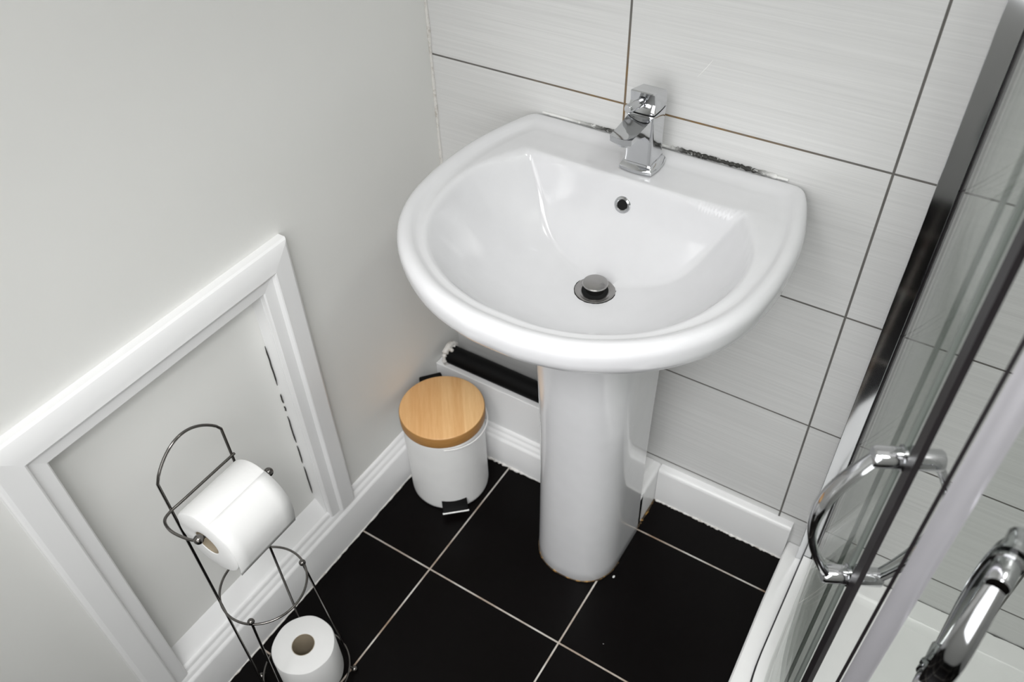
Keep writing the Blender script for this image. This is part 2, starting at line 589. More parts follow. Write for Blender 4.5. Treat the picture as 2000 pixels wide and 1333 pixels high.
# ragged caulk lines where the skirting meets the floor
def caulk(name, p0, p1, r, mat, jit=0.0012, n=70, up=0.0):
    bm = bmesh.new()
    a, b = Vector(p0), Vector(p1)
    d = (b - a).normalized()
    side = Vector((-d.y, d.x, 0)) if abs(d.z) < 0.9 else Vector((1, 0, 0))
    pts, rr = [], []
    for i in range(n + 1):
        t = i / n
        pts.append(a + (b - a) * t + side * random.uniform(-jit, jit) * 0.5)
        rr.append(max(0.0006, r + random.uniform(-jit, jit)))
    tube(bm, pts, rr, seg=6)
    return tag(put(name, bm, mat), kind='structure')
caulk('trim_1', (0.0185, -1.3, 0), (0.0185, -0.11, 0), 0.0018, M_caulk, 0.0010, 120)
caulk('trim_2', (0.03, BY - 0.0185, 0), (BX1, BY - 0.0185, 0), 0.0026, M_caulk, 0.0022, 90)
caulk('trim_3', (BX1 + 0.004, -0.0185, 0), (0.776, -0.0185, 0), 0.0022, M_caulk, 0.0016, 80)
caulk('trim_4', (BX1 + 0.001, BY - 0.018, 0), (BX1 + 0.001, -0.020, 0), 0.0028, M_rust, 0.0014, 30)
# wall corner: white sealant strip above, dark open joint below
bm = bmesh.new()
pts = [(0.0015 + random.uniform(-0.0004, 0.0004), -0.0015, 0.62 + i * 0.02) for i in range(86)]
tube(bm, pts, [0.0026 + random.uniform(-0.0005, 0.0007) for _ in pts], seg=8)
tag(put('trim_5', bm, M_caulk), kind='structure')
bm = bmesh.new()
tube(bm, [(0.0012, -0.0008, 0.30), (0.0020, -0.0008, 0.45), (0.0030, -0.0008, 0.62)], [0.0008, 0.0020, 0.0026], seg=8)
tag(put('trim_6', bm, M_crack), kind='structure')
# pale scratch on the tile above the tap
bm = bmesh.new()
tube(bm, [(0.4655, 0, 0.934), (0.475, 0, 0.9475), (0.4840, 0, 0.962)], [0.0002, 0.0007, 0.0002], seg=6)
tag(put('trim_7', bm, M_acrylic), kind='structure')

# ------------------------------------------------------------------ basin
BC = 0.422
half = [(0, -0.470), (0.045, -0.4675), (0.098, -0.4545), (0.148, -0.4290), (0.193, -0.3930), (0.230, -0.3450), (0.252, -0.2920), (0.2615, -0.2350),
        (0.2630, -0.1770), (0.2575, -0.1180), (0.2440, -0.0600), (0.2300, -0.0220), (0.2190, -0.0060), (0.2000, -0.0015), (0.120, -0.0010), (0, -0.0010)]
fullc = half + [(-x, y) for x, y in half[-2:0:-1]]
outline = catmull(fullc, 10, closed=True)
outline = [(x, min(y, -0.0008)) for x, y in outline]
DR = (0.0, -0.195)      # drain, relative to the centre line

def ray_hit(poly, o, ang):
    dx, dy = math.cos(ang), math.sin(ang)
    best = None
    m = len(poly)
    for i in range(m):
        ax, ay = poly[i]; bx, by = poly[(i + 1) % m]
        ex, ey = bx - ax, by - ay
        den = dx * ey - dy * ex
        if abs(den) < 1e-12:
            continue
        t = ((ax - o[0]) * ey - (ay - o[1]) * ex) / den
        s = ((ax - o[0]) * dy - (ay - o[1]) * dx) / den
        if t > 0 and -1e-9 <= s <= 1 + 1e-9 and (best is None or t < best):
            best = t
    return best

def dist_poly(poly, p):
    best = 9
    m = len(poly)
    for i in range(m):
        ax, ay = poly[i]; bx, by = poly[(i + 1) % m]
        ex, ey = bx - ax, by - ay
        L = ex * ex + ey * ey
        t = 0 if L == 0 else max(0, min(1, ((p[0] - ax) * ex + (p[1] - ay) * ey) / L))
        d = math.hypot(ax + ex * t - p[0], ay + ey * t - p[1])
        best = min(best, d)
    return best

dish = [(0, -0.4310), (0.050, -0.4280), (0.105, -0.4100), (0.155, -0.3760), (0.190, -0.3300), (0.211, -0.2750), (0.217, -0.2200), (0.208, -0.1700),
        (0.180, -0.1200), (0.140, -0.0760), (0.075, -0.0450), (0, -0.0350)]
dishc = catmull(dish + [(-x, y) for x, y in dish[-2:0:-1]], 8, closed=True)
rimtab = catmull([(0, 0.8030), (0.001, 0.8080), (0.0035, 0.8125), (0.0075, 0.8155), (0.0120, 0.8166), (0.0175, 0.8160), (0.0215, 0.8135), (0.0245, 0.8105), (0.0272, 0.8088), (0.0300, 0.8083), (0.040, 0.8088), (0.05, 0.8098), (0.2, 0.8120)], 6)
decktab = catmull([(0, 0.8080), (0.0015, 0.8120), (0.005, 0.8148), (0.011, 0.8152), (0.025, 0.8132), (0.036, 0.8118), (0.045, 0.8116), (0.2, 0.8120)], 6)
backtab = catmull([(-0.30, 0.45), (-0.21, 0.600), (-0.175, 0.658), (-0.163, 0.677), (-0.148, 0.703), (-0.132, 0.729), (-0.119, 0.752), (-0.1105, 0.776), (-0.1040, 0.803), (-0.098, 0.830), (0, 1.25)], 4)
ZD = 0.672
def bowl_z(x, y):
    d = dist_poly(outline, (x, y))
    w = max(0.0, min(1.0, (-y - 0.01) / 0.05)); w = w * w * (3 - 2 * w)
    zr = interp(rimtab, d) * w + interp(decktab, d) * (1 - w)
    dx, dy = x - DR[0], y - DR[1]
    r = math.hypot(dx, dy)
    if r < 1e-6:
        rho = 0
    else:
        rho = r / ray_hit(dishc, DR, math.atan2(dy, dx))
    zd = ZD + 0.136 * (0.25 * rho ** 1.8 + 0.75 * rho ** 3.2)
    zb = interp(backtab, y)
    z = smax(zd, zb, 0.008)
    return smin(zr, z, 0.006 + 0.005 * max(0.0, min(1.0, (y + 0.16) / 0.05)))

NA = 320
SR = [0.15, 0.2, 0.25, 0.29, 0.33] + [0.36 + 0.0125 * i for i in range(25)] + [0.68, 0.71, 0.74, 0.765, 0.79, 0.81, 0.825, 0.84, 0.855, 0.87, 0.885, 0.9, 0.912, 0.925, 0.937, 0.95, 0.96, 0.97, 0.98, 0.988, 0.994, 0.998, 1.0]
OC = (0.0, -0.215)
bm = bmesh.new()
rings = []
angs = [2 * PI * k / NA for k in range(NA)]
hits = [ray_hit(outline, DR, a) for a in angs]
RD = 0.0285
# inner rings start as a circle round the waste and morph into the outline
for s in SR:
    row = []
    for a, h in zip(angs, hits):
        t = (s - SR[0]) / (1 - SR[0])
        r = RD + (h - RD) * t
        x, y = DR[0] + r * math.cos(a), DR[1] + r * math.sin(a)
        row.append((BC + x, y, bowl_z(x, y)))
    rings.append(row)
# outer skirt of the basin, from the rim down to the pedestal
for sc_, zz in ((0.9995, 0.798), (0.998, 0.790), (0.993, 0.781), (0.982, 0.772), (0.965, 0.764), (0.94, 0.755), (0.90, 0.742), (0.85, 0.726), (0.79, 0.706), (0.72, 0.682), (0.65, 0.655), (0.59, 0.628), (0.56, 0.606)):
    row = []
    for a, h in zip(angs, hits):
        x, y = DR[0] + h * math.cos(a), DR[1] + h * math.sin(a)
        row.append((BC + x * sc_, y * sc_ if y * sc_ < -0.0008 else -0.0008, zz))
    rings.append(row)
loft(bm, rings, True, False, True)
# waste well
well = [[(BC + DR[0] + RD * q * math.cos(a), DR[1] + RD * q * math.sin(a), bowl_z(DR[0] + RD * math.cos(a), DR[1] + RD * math.sin(a)) * (1 - f) + zz * f) for a in angs]
        for q, zz, f in ((1, 0, 0), (0.97, ZD - 0.012, 1), (0.9, ZD - 0.03, 1))]
loft(bm, well, True, False, True)
basin = thing('pedestal_basin', 'white ceramic D-shaped wash basin on a full pedestal', 'wash basin')
put('bowl', bm, M_ceramic, basin, angle=60, weld=True)

# pedestal: U-shaped column
def u_ring(w, yf, yb, z, n=28):
    r = w
    pts = [(BC + w, yb, z), (BC + w, (yb + yf + r) * 0.5, z)]
    for k in range(n + 1):
        a = -PI * k / n
        ca, sa = math.cos(a), math.sin(a)
        e = 0.86
        pts.append((BC + r * math.copysign(abs(ca) ** e, ca), yf + r - r * abs(sa) ** e, z))
    pts += [(BC - w, (yb + yf + r) * 0.5, z), (BC - w, yb, z)]
    return pts
bm = bmesh.new()
pr = []
for zz, w, yf in ((0.0, 0.0815, -0.276), (0.004, 0.0830, -0.2775), (0.03, 0.0826, -0.2765), (0.12, 0.0815, -0.274), (0.25, 0.0812, -0.271), (0.38, 0.0825, -0.271), (0.48, 0.0845, -0.275), (0.56, 0.0865, -0.281), (0.625, 0.088, -0.285)):
    pr.append(u_ring(w, yf, -0.109, zz))
loft(bm, pr, True, True, True)
put('pedestal', bm, M_ceramic, basin, angle=45)
# dirty sealant round its foot
bm = bmesh.new()
ur = u_ring(0.0818, -0.2765, -0.115, 0.0)[2:-2]
tube(bm, [(x, y, 0.001) for x, y, _ in ur], [0.0022 + random.uniform(-0.0009, 0.0012) for _ in ur], seg=6)
put('foot_sealant', bm, M_rust, basin)

# overflow ring
oz = 0.773
oy = None
yy = -0.09
while bowl_z(-0.004, yy) > oz and yy > -0.2:
    yy -= 0.0005
oy = yy
d1 = bowl_z(-0.004, oy - 0.004); d2 = bowl_z(-0.004, oy + 0.004)
nrm = Vector((0, -(d2 - d1), 0.008)).normalized()
oc = Vector((BC - 0.004, oy, bowl_z(-0.004, oy)))
bm = bmesh.new()
lathe(bm, [(0.0078, -0.004), (0.0078, 0.0016), (0.0090, 0.0026), (0.0118, 0.0022), (0.0128, 0.0010), (0.0128, -0.004)], oc, 40, nrm)
ov = put('overflow_ring', bm, M_chrome, basin); ov['label'] = 'chrome overflow ring'
bm = bmesh.new()
lathe(bm, [(0.0, 0.0006), (0.0079, 0.0006), (0.0079, -0.003), (0.0, -0.003)], oc, 32, nrm)
put('overflow_hole', bm, M_darkhole, ov)

# waste: flange and sprung plug
wz = bowl_z(DR[0], DR[1] - RD) 
wt = thing('drain_plug', 'round chrome pop-up plug in the bowl of the basin', 'plug')
wc = Vector((BC + DR[0], DR[1], ZD + 0.0005))
bm = bmesh.new()
lathe(bm, [(0.0175, -0.010), (0.0185, -0.002), (0.0215, 0.0006), (0.0275, 0.0016), (0.0300, 0.0012), (0.0305, 0.0)], wc, 56)
put('flange', bm, M_steel, wt)
bm = bmesh.new()
pts = [wc + Vector((0.0307 * math.cos(a), 0.0307 * math.sin(a), 0.0006)) for a in [2 * PI * k / 60 for k in range(60)]]
tube(bm, pts, [0.0004 + max(0, random.uniform(-0.0003, 0.0006)) for _ in pts], seg=6, closed=True)
put('grime_line', bm, M_darkhole, wt)
bm = bmesh.new()
lathe(bm, [(0.0, -0.012), (0.0178, -0.012), (0.0200, 0.0008), (0.0, 0.0008)], wc, 40)
put('waste_throat', bm, M_darkhole, wt)
bm = bmesh.new()
lathe(bm, [(0.0, -0.002), (0.0135, -0.002), (0.0145, 0.008), (0.0160, 0.0115), (0.0185, 0.0122), (0.0190, 0.0135), (0.0182, 0.0155), (0.0120, 0.0168), (0.0, 0.0172)], wc, 48)
put('plug_cap', bm, M_steel, wt)

# sealant along the wall behind the basin, mouldy in stretches
bm = bmesh.new()
pts, rr = [], []
n = 150
for i in range(n + 1):
    x = 0.218 + (0.618 - 0.218) * i / n
    mould = 1.0 if 0.44 < x < 0.60 else (0.7 if 0.30 < x < 0.41 else 0.35)
    pts.append((x, -0.0018, 0.8165 + random.uniform(-0.0006, 0.0006) * mould + 0.0012 * mould))
    rr.append(0.0018 + 0.0013 * mould + random.uniform(-0.0009, 0.0009) * mould)
tube(bm, pts, rr, seg=8)
tag(put('sealant_bead', bm, M_mould), 'white sealant line spotted with black mould behind the basin', 'sealant')

# ------------------------------------------------------------------ tap
tap = thing('basin_tap', 'square chrome mixer tap at the back of the basin', 'tap')
TX, TY, TZ = 0.4200, -0.0570, 0.8120
def sq_ring(hx, hy, z, cr=0.004, bow=0.0, cx=0.0, cy=0.0, n=7, tilt=0.0):
    """square with bowed sides and small corner radii"""
    pts = []
    cs = [(1, 1), (-1, 1), (-1, -1), (1, -1)]
    for q in range(4):
        sx, sy = cs[q]
        for k in range(3):
            a = (q * 90 + k * 45) * PI / 180
            pts.append(((hx - cr) * sx + cr * math.cos(a), (hy - cr) * sy + cr * math.sin(a)))
        nx, ny = cs[(q + 1) % 4]
        for k in range(1, n):
            t = k / n
            b = bow * math.sin(PI * t)
            if q == 0:
                pts.append(((hx - cr) * (1 - 2 * t), hy + b))
            elif q == 1:
                pts.append((-hx - b, (hy - cr) * (1 - 2 * t)))
            elif q == 2:
                pts.append((-(hx - cr) * (1 - 2 * t), -hy - b))
            else:
                pts.append((hx + b, -(hy - cr) * (1 - 2 * t)))
    return [(TX + cx + x, TY + cy + y, TZ + z + tilt * y) for x, y in pts]
bm = bmesh.new()
loft(bm, [sq_ring(0.0250, 0.0250, 0.0, 0.002, 0.0025), sq_ring(0.0256, 0.0256, 0.0012, 0.002, 0.0025), sq_ring(0.0256, 0.0256, 0.0055, 0.002, 0.0025), sq_ring(0.0244, 0.0244, 0.0082, 0.002, 0.002),
          sq_ring(0.0222, 0.0222, 0.0105, 0.002), sq_ring(0.0215, 0.0215, 0.013, 0.002)], True, True, True)
put('base_flange', bm, M_chrome, tap, angle=30)
bm = bmesh.new()
loft(bm, [sq_ring(0.0210, 0.0210, 0.010, 0.002), sq_ring(0.0198, 0.0198, 0.022, 0.0015), sq_ring(0.0196, 0.0196, 0.050, 0.0015), sq_ring(0.0192, 0.0205, 0.074, 0.002), sq_ring(0.0196, 0.0216, 0.0885, 0.002, bow=0.001), sq_ring(0.0192, 0.0212, 0.0895, 0.002, bow=0.001)], True, True, True)
put('body', bm, M_chrome, tap, angle=30)
# spout: tapering flat blade rising back to the body
bm = bmesh.new()
sp = []
for t, yy, zt, zb, w in ((0, -0.010, 0.0870, 0.040, 0.0176), (0.2, -0.024, 0.0868, 0.055, 0.0176), (0.45, -0.040, 0.0850, 0.0690, 0.0173), (0.7, -0.058, 0.0838, 0.0745, 0.0168), (0.9, -0.074, 0.0836, 0.0750, 0.0165), (1.0, -0.0810, 0.0836, 0.0750, 0.0163)):
    dish_ = 0.0035 * math.sin(PI * min(1, t + 0.12))
    row = []
    for k in range(9):
        u = -1 + 2 * k / 8
        row.append((TX + w * u, TY + yy - 0.004 * (1 - u * u) * t, TZ + zt - dish_ * (1 - u * u)))
    for k in range(9):
        u = 1 - 2 * k / 8
        row.append((TX + w * u * 0.97, TY + yy - 0.004 * (1 - u * u) * t, TZ + zb))
    sp.append(row)
loft(bm, sp, True, True, True)
put('spout', bm, M_chrome, tap, angle=30)
bm = bmesh.new()
lathe(bm, [(0.0, -0.0075), (0.0085, -0.0075), (0.0105, -0.0065), (0.0110, 0.0), (0.0110, 0.004)], (TX, TY - 0.068, TZ + 0.0745), 32)
put('aerator', bm, M_chrome, tap)
# head: block whose front falls away in a ridge, with the pin lever
bm = bmesh.new()
loft(bm, [sq_ring(0.0188, 0.0208, 0.0910, 0.002, bow=0.001), sq_ring(0.0196, 0.0218, 0.0925, 0.002, bow=0.001), sq_ring(0.0194, 0.0216, 0.0970, 0.0015), sq_ring(0.0188, 0.0195, 0.1040, 0.001, cy=0.0015, tilt=-0.08),
          sq_ring(0.0184, 0.0208, 0.1160, 0.001, tilt=-0.24), sq_ring(0.0174, 0.0198, 0.1175, 0.001, tilt=-0.24)], True, True, True)
head = put('lever_head', bm, M_chrome, tap, angle=30)
bm = bmesh.new()
d = Vector((-0.10, -0.86, 0.10)).normalized()
o0 = Vector((TX, TY - 0.010, TZ + 0.1060))
tube(bm, [o0, o0 + d * 0.012, o0 + d * 0.0125, o0 + d * 0.043, o0 + d * 0.0455], [0.0040, 0.0040, 0.0062, 0.0066, 0.0050], seg=24)
put('lever_pin', bm, M_chrome, head)
bm = bmesh.new()
loft(bm, [sq_ring(0.0182, 0.0202, 0.0880, 0.002, bow=0.001), sq_ring(0.0182, 0.0202, 0.0920, 0.002, bow=0.001)], True, True, True)
put('gap_ring', bm, M_darkhole, tap)

# ------------------------------------------------------------------ black waste pipe on the ledge
bm = bmesh.new()
PZ, PY, PR = 0.2352, -0.0655, 0.0205
pp = [(0.026, PY, PZ), (0.04, PY, PZ), (0.2, PY, PZ), (0.40, PY, PZ)]
tube(bm, pp, PR, seg=32)
tag(put('waste_pipe', bm, M_black), 'black waste pipe lying on the white ledge under the basin', 'pipe')
bm = bmesh.new()
pts = []
rr = []
for k in range(40):
    a = 2 * PI * k / 40
    lump = 0.0055 + random.uniform(-0.0015, 0.002) + (0.003 if 0.3 < a < 2.4 else 0)
    pts.append((0.025, PY + (PR + 0.001) * math.cos(a), PZ + (PR + 0.001) * math.sin(a)))
    rr.append(lump * 0.8)
tube(bm, pts, rr, seg=8, closed=True)
for _ in range(7):
    ball(bm, (random.uniform(0.022, 0.036), PY + random.uniform(-0.008, 0.012), PZ + PR + random.uniform(-0.002, 0.001)), random.uniform(0.002, 0.0045), 10)
tag(put('pipe_sealant', bm, M_caulk), 'lumpy white sealant collar where the black pipe meets the painted wall', 'sealant')
bm = bmesh.new()
for _ in range(10):
    ball(bm, (random.uniform(0.001, 0.012), random.uniform(-0.006, -0.001), random.uniform(0.262, 0.272)), random.uniform(0.001, 0.0032), 8)
tag(put('rust_stain', bm, M_rustspot), 'small rusty brown blot in the corner above the black pipe', 'rust blot')

# ------------------------------------------------------------------ pedal bin
BIN = (0.1020, -0.1990)
pb = thing('pedal_bin', 'small white pedal bin with a round bamboo lid', 'bin')
pb.location = (BIN[0] - 0.003, BIN[1] + 0.001, 0)
bm = bmesh.new()
lathe(bm, [(0.0, 0.003), (0.080, 0.003), (0.0815, 0.006), (0.0822, 0.012), (0.0828, 0.20), (0.0830, 0.206), (0.0822, 0.208), (0.079, 0.206), (0.079, 0.19), (0.0, 0.19)], (0, 0, 0), 72)
put('body', bm, M_binwhite, pb)
bm = bmesh.new()
lathe(bm, [(0.0, 0.0), (0.0795, 0.0), (0.0805, 0.001), (0.0805, 0.004), (0.0, 0.004)], (0, 0, 0), 64)
put('base_ring', bm, M_black, pb)
bm = bmesh.new()
lathe(bm, [(0.0, 0.2085), (0.0850, 0.2085), (0.0858, 0.2100), (0.0862, 0.214), (0.0862, 0.2325), (0.0850, 0.2350), (0.0835, 0.2360), (0.0, 0.2364)], (0, 0, 0), 96)
lid = put('lid', bm, M_wood, pb, mats=[M_wood, M_wood_edge]); lid['label'] = 'round bamboo lid'
for p in lid.data.polygons:
    if abs(p.normal.z) < 0.6:
        p.material_index = 1
ang = math.radians(-54)
dv = Vector((math.cos(ang), math.sin(ang), 0)); sv = Vector((-dv.y, dv.x, 0))
# pedal: black pad with a bright lip
def obox(bm, c, u, w, hx, hy, z0, z1, bev):
    vs = box(bm, -hx, hx, -hy, hy, z0, z1, bev)
bm = bmesh.new()
box(bm, 0.072, 0.1010, -0.0265, 0.0265, 0.014, 0.0215, 0.002)
ped = put('pedal', bm, M_black, pb)
ped.rotation_euler = (0, math.radians(12), math.radians(-48))
ped.location = (0, 0, 0.026)
bm = bmesh.new()
box(bm, 0.1000, 0.1030, -0.0275, 0.0275, 0.0125, 0.0165, 0.0008)
lp = put('pedal_lip', bm, M_acrylic, ped, smooth=False)
# hinge block at the back
bm = bmesh.new()
box(bm, -0.1085, -0.0780, -0.024, 0.024, 0.165, 0.2230, 0.003)
hb = put('hinge_block', bm, M_black, pb); hb.rotation_euler = (0, 0, math.radians(-40))
# wire carrying handle resting against the side
bm = bmesh.new()
hp = []
for k in range(25):
    a = -PI / 2 + PI * k / 24
    hp.append(Vector((0.0865 * math.cos(a) * 1.02 + 0.001, 0.0865 * math.sin(a), 0.203 - 0.006 * math.cos(a))))
tube(bm, hp, 0.0016, seg=8)
hd = put('carry_handle', bm, M_binwhite, pb); hd.rotation_euler = (0, 0, math.radians(36))

# ------------------------------------------------------------------ toilet roll stand
st = thing('toilet_roll_stand', 'chrome wire toilet roll stand beside the white skirting', 'toilet roll stand')
WR = 0.0021
C1 = Vector((0.128, -0.697)); C0 = Vector((0.1320, -0.690))
ZU, ZL = 0.318, 0.018
yL, yR, xB = -0.7525, -0.6435, 0.0895
bm = bmesh.new()
zt = 0.610
arch = [(xB, yL, 0.010), (xB, yL, 0.3), (xB, yL, zt - 0.004)]
for k in range(0, 21):
    t = k / 20
    y = yL + (yR - yL) * t
    arch.append((xB, y, zt + 0.043 * math.sin(PI * t) ** 0.75 if 0 < t < 1 else zt))
arch += [(xB, yR, zt - 0.004), (xB, yR, 0.3), (xB, yR, 0.010)]
tube(bm, arch, WR, seg=10)
put('back_frame', bm, M_wire, st)
bm = bmesh.new()
tube(bm, [(C1.x + 0.0665 * math.cos(a), C1.y + 0.0665 * math.sin(a), ZU) for a in [2 * PI * k / 64 for k in range(64)]], 0.0019, seg=10, closed=True)
put('upper_ring', bm, M_wire, st)
bm = bmesh.new()
tube(bm, [(C0.x + 0.0765 * math.cos(a), C0.y + 0.0765 * math.sin(a), ZL) for a in [2 * PI * k / 64 for k in range(64)]], 0.0019, seg=10, closed=True)
tube(bm, [(C0.x - 0.076, C0.y, ZL - 0.001), (C0.x + 0.076, C0.y, ZL - 0.001)], 0.0016, seg=8)
tube(bm, [(C0.x, C0.y - 0.076, ZL - 0.001), (C0.x, C0.y + 0.076, ZL - 0.001)], 0.0016, seg=8)
put('base_ring', bm, M_wire, st)
for (x0, y0, x1, y1) in ((0.158, -0.7530, 0.161, -0.7620), (0.1545, -0.6380, 0.157, -0.6180)):
    bm = bmesh.new()
    tube(bm, [(x0, y0, ZU), (x1, y1, ZL)], WR, seg=10)
    fw = put('front_post', bm, M_wire, st)
    bm = bmesh.new(); ball(bm, (x0, y0, ZU + 0.002), 0.0055)
    put('ball_finial', bm, M_wire, fw)
for a in (36, 144, 216, 324):
    bm = bmesh.new()
    x, y = C0.x + 0.0835 * math.cos(math.radians(a)), C0.y + 0.0835 * math.sin(math.radians(a))
    ball(bm, (x, y, 0.0062), 0.0062)
    x2, y2 = C0.x + 0.0755 * math.cos(math.radians(a)), C0.y + 0.0755 * math.sin(math.radians(a))
    tube(bm, [(x, y, 0.008), (x2, y2, ZL)], 0.0018, seg=8)
    put('foot', bm, M_wire, st)
# holder: cross bar behind, arms sweep forward, ball ends, spindle through the core
zh = 0.556
hx = 0.158
bm = bmesh.new()
ctrl = [(hx, -0.7660, zh - 0.003), (hx - 0.015, -0.7720, zh - 0.003), (0.118, -0.7760, zh), (0.098, -0.7700, zh), (xB + 0.003, yL - 0.004, zh), (xB + 0.003, yL + 0.02, zh),
        (xB + 0.003, yR - 0.02, zh), (xB + 0.003, yR + 0.003, zh)]
tube(bm, catmull(ctrl, 6), WR, seg=10)
hold = put('roll_holder', bm, M_wire, st)
bm = bmesh.new()
tube(bm, [(hx, -0.7660, zh - 0.004), (hx, -0.6400, zh - 0.004)], 0.0021, seg=10)
put('spindle', bm, M_wire, hold)
for y in (-0.7660, -0.6400):
    bm = bmesh.new(); ball(bm, (hx, y, zh), 0.0068)
    put('ball_end', bm, M_wire, hold)

# ------------------------------------------------------------------ toilet rolls
def roll_mesh(R, r, L, tail=False):
    """axis z from 0 to L, soft edges"""
    bm = bmesh.new()
    seg = 72
    prof = [(r, 0.001), (r + 0.001, 0.0), (R - 0.0035, 0.0), (R - 0.0010, 0.0012), (R, 0.0040), (R, L - 0.0040), (R - 0.0010, L - 0.0012), (R - 0.0035, L), (r + 0.001, L), (r, L - 0.001)]
    rings = []
    for rad, h in prof:
        row = []
        for k in range(seg):
            a = 2 * PI * k / seg
            q = rad
            if rad > 0.03:
                q += 0.0005 * math.sin(3 * a + 1) + 0.0004 * math.sin(7 * a)
                if tail:      # the roll sags a little under its spindle
                    pass
            row.append((q * math.cos(a), q * math.sin(a), h))
        rings.append(row)
    loft(bm, rings, True)
    return bm
def core_mesh(r, L):
    bm = bmesh.new()
    rings = [[(q * math.cos(2 * PI * k / 48), q * math.sin(2 * PI * k / 48), h) for k in range(48)] for q, h in ((r, 0.0008), (r, L - 0.0008), (r - 0.0007, L - 0.0008), (r - 0.0007, 0.0008), (r, 0.0008))]
    loft(bm, rings, True)
    return bm
RL = 0.105
RC = Vector((hx - 0.002, -0.7055 - RL / 2, zh - 0.004 - 0.0021 - 0.0186 + 0.004))
hr = thing('toilet_roll', 'white toilet roll hanging on the wire arm near the access panel', 'toilet roll')
hr.location = RC
hr.rotation_euler = (-PI / 2, 0, 0)
put('paper', roll_mesh(0.0535, 0.0200, RL, True), M_paper, hr)
put('core', core_mesh(0.0200, RL), M_card, hr)
# loose end hanging from the front of the roll (local frame: x = room x, y = down, z = along the roll)
bm = bmesh.new()
path = []
for k in range(12):
    a = math.radians(-70 + 70 * k / 11)
    path.append((0.0541 * math.cos(a), 0.0541 * math.sin(a)))
path += [(0.0540, 0.010), (0.0528, 0.020), (0.0510, 0.030), (0.0495, 0.039)]
rows = []
for (x, y) in path:
    rows.append([(x, y, 0.0015 + (RL - 0.003) * t / 6) for t in range(7)])
rows2 = [[(x + 0.0006, y - 0.0001, z) for x, y, z in r] for r in rows]
g1 = [[bm.verts.new(p) for p in r] for r in rows]
for a, b in zip(g1, g1[1:]):
    for i in range(6):
        bm.faces.new((a[i], a[i + 1], b[i + 1], b[i]))
lo = put('loose_sheet', bm, M_paper, hr)
so = lo.modifiers.new('thick', 'SOLIDIFY'); so.thickness = 0.0006

sr = thing('toilet_roll', 'spare white toilet roll standing upright in the base of the wire stand', 'toilet roll')
sr.location = (0.1450, -0.6850, ZL + 0.0022)
put('paper', roll_mesh(0.0540, 0.0195, 0.098), M_paper, sr)
put('core', core_mesh(0.0195, 0.098), M_card, sr)

# ------------------------------------------------------------------ shower
AC = Vector((1.38, -0.25)); AR = 0.55
def arcp(deg, r=AR):
    return Vector((AC.x + r * math.cos(math.radians(deg)), AC.y + r * math.sin(math.radians(deg))))
FN = math.radians(262)                     # outward direction of the front panel
FT = Vector((math.cos(FN + PI / 2), math.sin(FN + PI / 2)))
F0 = Vector((0.9030, -0.5140))
F1 = F0 + FT * ((X1 - 0.001 - F0.x) / FT.x)

def offset_path(pts, d):
    out = []
    n = len(pts)
    for i in range(n):
        t = (pts[min(i + 1, n - 1)] - pts[max(i - 1, 0)]).normalized()
        nr = Vector((-t.y, t.x))            # left of travel
        out.append(pts[i] - nr * d)
    return out

# plan line of the glass: wall -> straight -> curve -> corner -> front
plan = [Vector((0.83, y)) for y in (-0.002, -0.08, -0.16, -0.25)]
plan += [arcp(a) for a in range(183, 205, 2)]
corner = [Vector((0.882, -0.492)), Vector((0.890, -0.505)), F0.copy()]
front = [F0 + (F1 - F0) * t for t in (0.1, 0.3, 0.6, 1.0)]
line = plan + corner[1:] + front

tray = thing('shower_tray', 'low white shower tray with rounded corner beside the black floor', 'shower tray')
# tray outline, a little outside the glass
outl = [Vector((0.777, -0.0005)), Vector((0.778, -0.15)), Vector((0.782, -0.30)), Vector((0.785, -0.41)), Vector((0.795, -0.49)), Vector((0.820, -0.55)), Vector((0.870, -0.590)), Vector((0.94, -0.606))]
outl += [Vector((1.2, -0.63)), Vector((X1 - 0.0005, -0.685))]
outl += [Vector((X1 - 0.0005, -0.0005))]
bm = bmesh.new()
cen = Vector((1.24, -0.28))
def shrink(pts, d):
    out = []
    for p in pts:
        q = p.copy()
        v = cen - p
        L = v.length
        q = p + v * (d / L)
        q.x = min(q.x, X1 - 0.0005); q.y = min(q.y, -0.0005)
        out.append(q)
    return out
def tray_ring(d, z, wallkeep=True):
    r = shrink(outl, d)
    return [(p.x, p.y, z) for p in r]
loft(bm, [tray_ring(0.0, 0.0), tray_ring(0.0, 0.036), tray_ring(0.003, 0.040), tray_ring(0.075, 0.040), tray_ring(0.085, 0.037), tray_ring(0.10, 0.024), tray_ring(0.20, 0.020)], True, True, True)
put('basin_pan', bm, M_acrylic, tray, angle=30)
bm = bmesh.new()
lathe(bm, [(0.0, 0.0), (0.042, 0.0), (0.045, 0.002), (0.043, 0.005), (0.0, 0.007)], (1.3, -0.25, 0.0205), 40)
put('waste_cover', bm, M_chrome, tray)
caulk('trim_8', (0.835, -0.002, 0.036), (X1, -0.002, 0.036), 0.0045, M_greyseal, 0.0012, 60)

def strip(bm, pts, w, z0, z1):
    """wall of thickness w along plan points"""
    a = offset_path(pts, w / 2); b = offset_path(pts, -w / 2)
    ring_lo = [(p.x, p.y, z0) for p in a] + [(p.x, p.y, z0) for p in reversed(b)]
    ring_hi = [(x, y, z1) for x, y, z in ring_lo]
    loft(bm, [ring_lo, ring_hi], True, True, True)

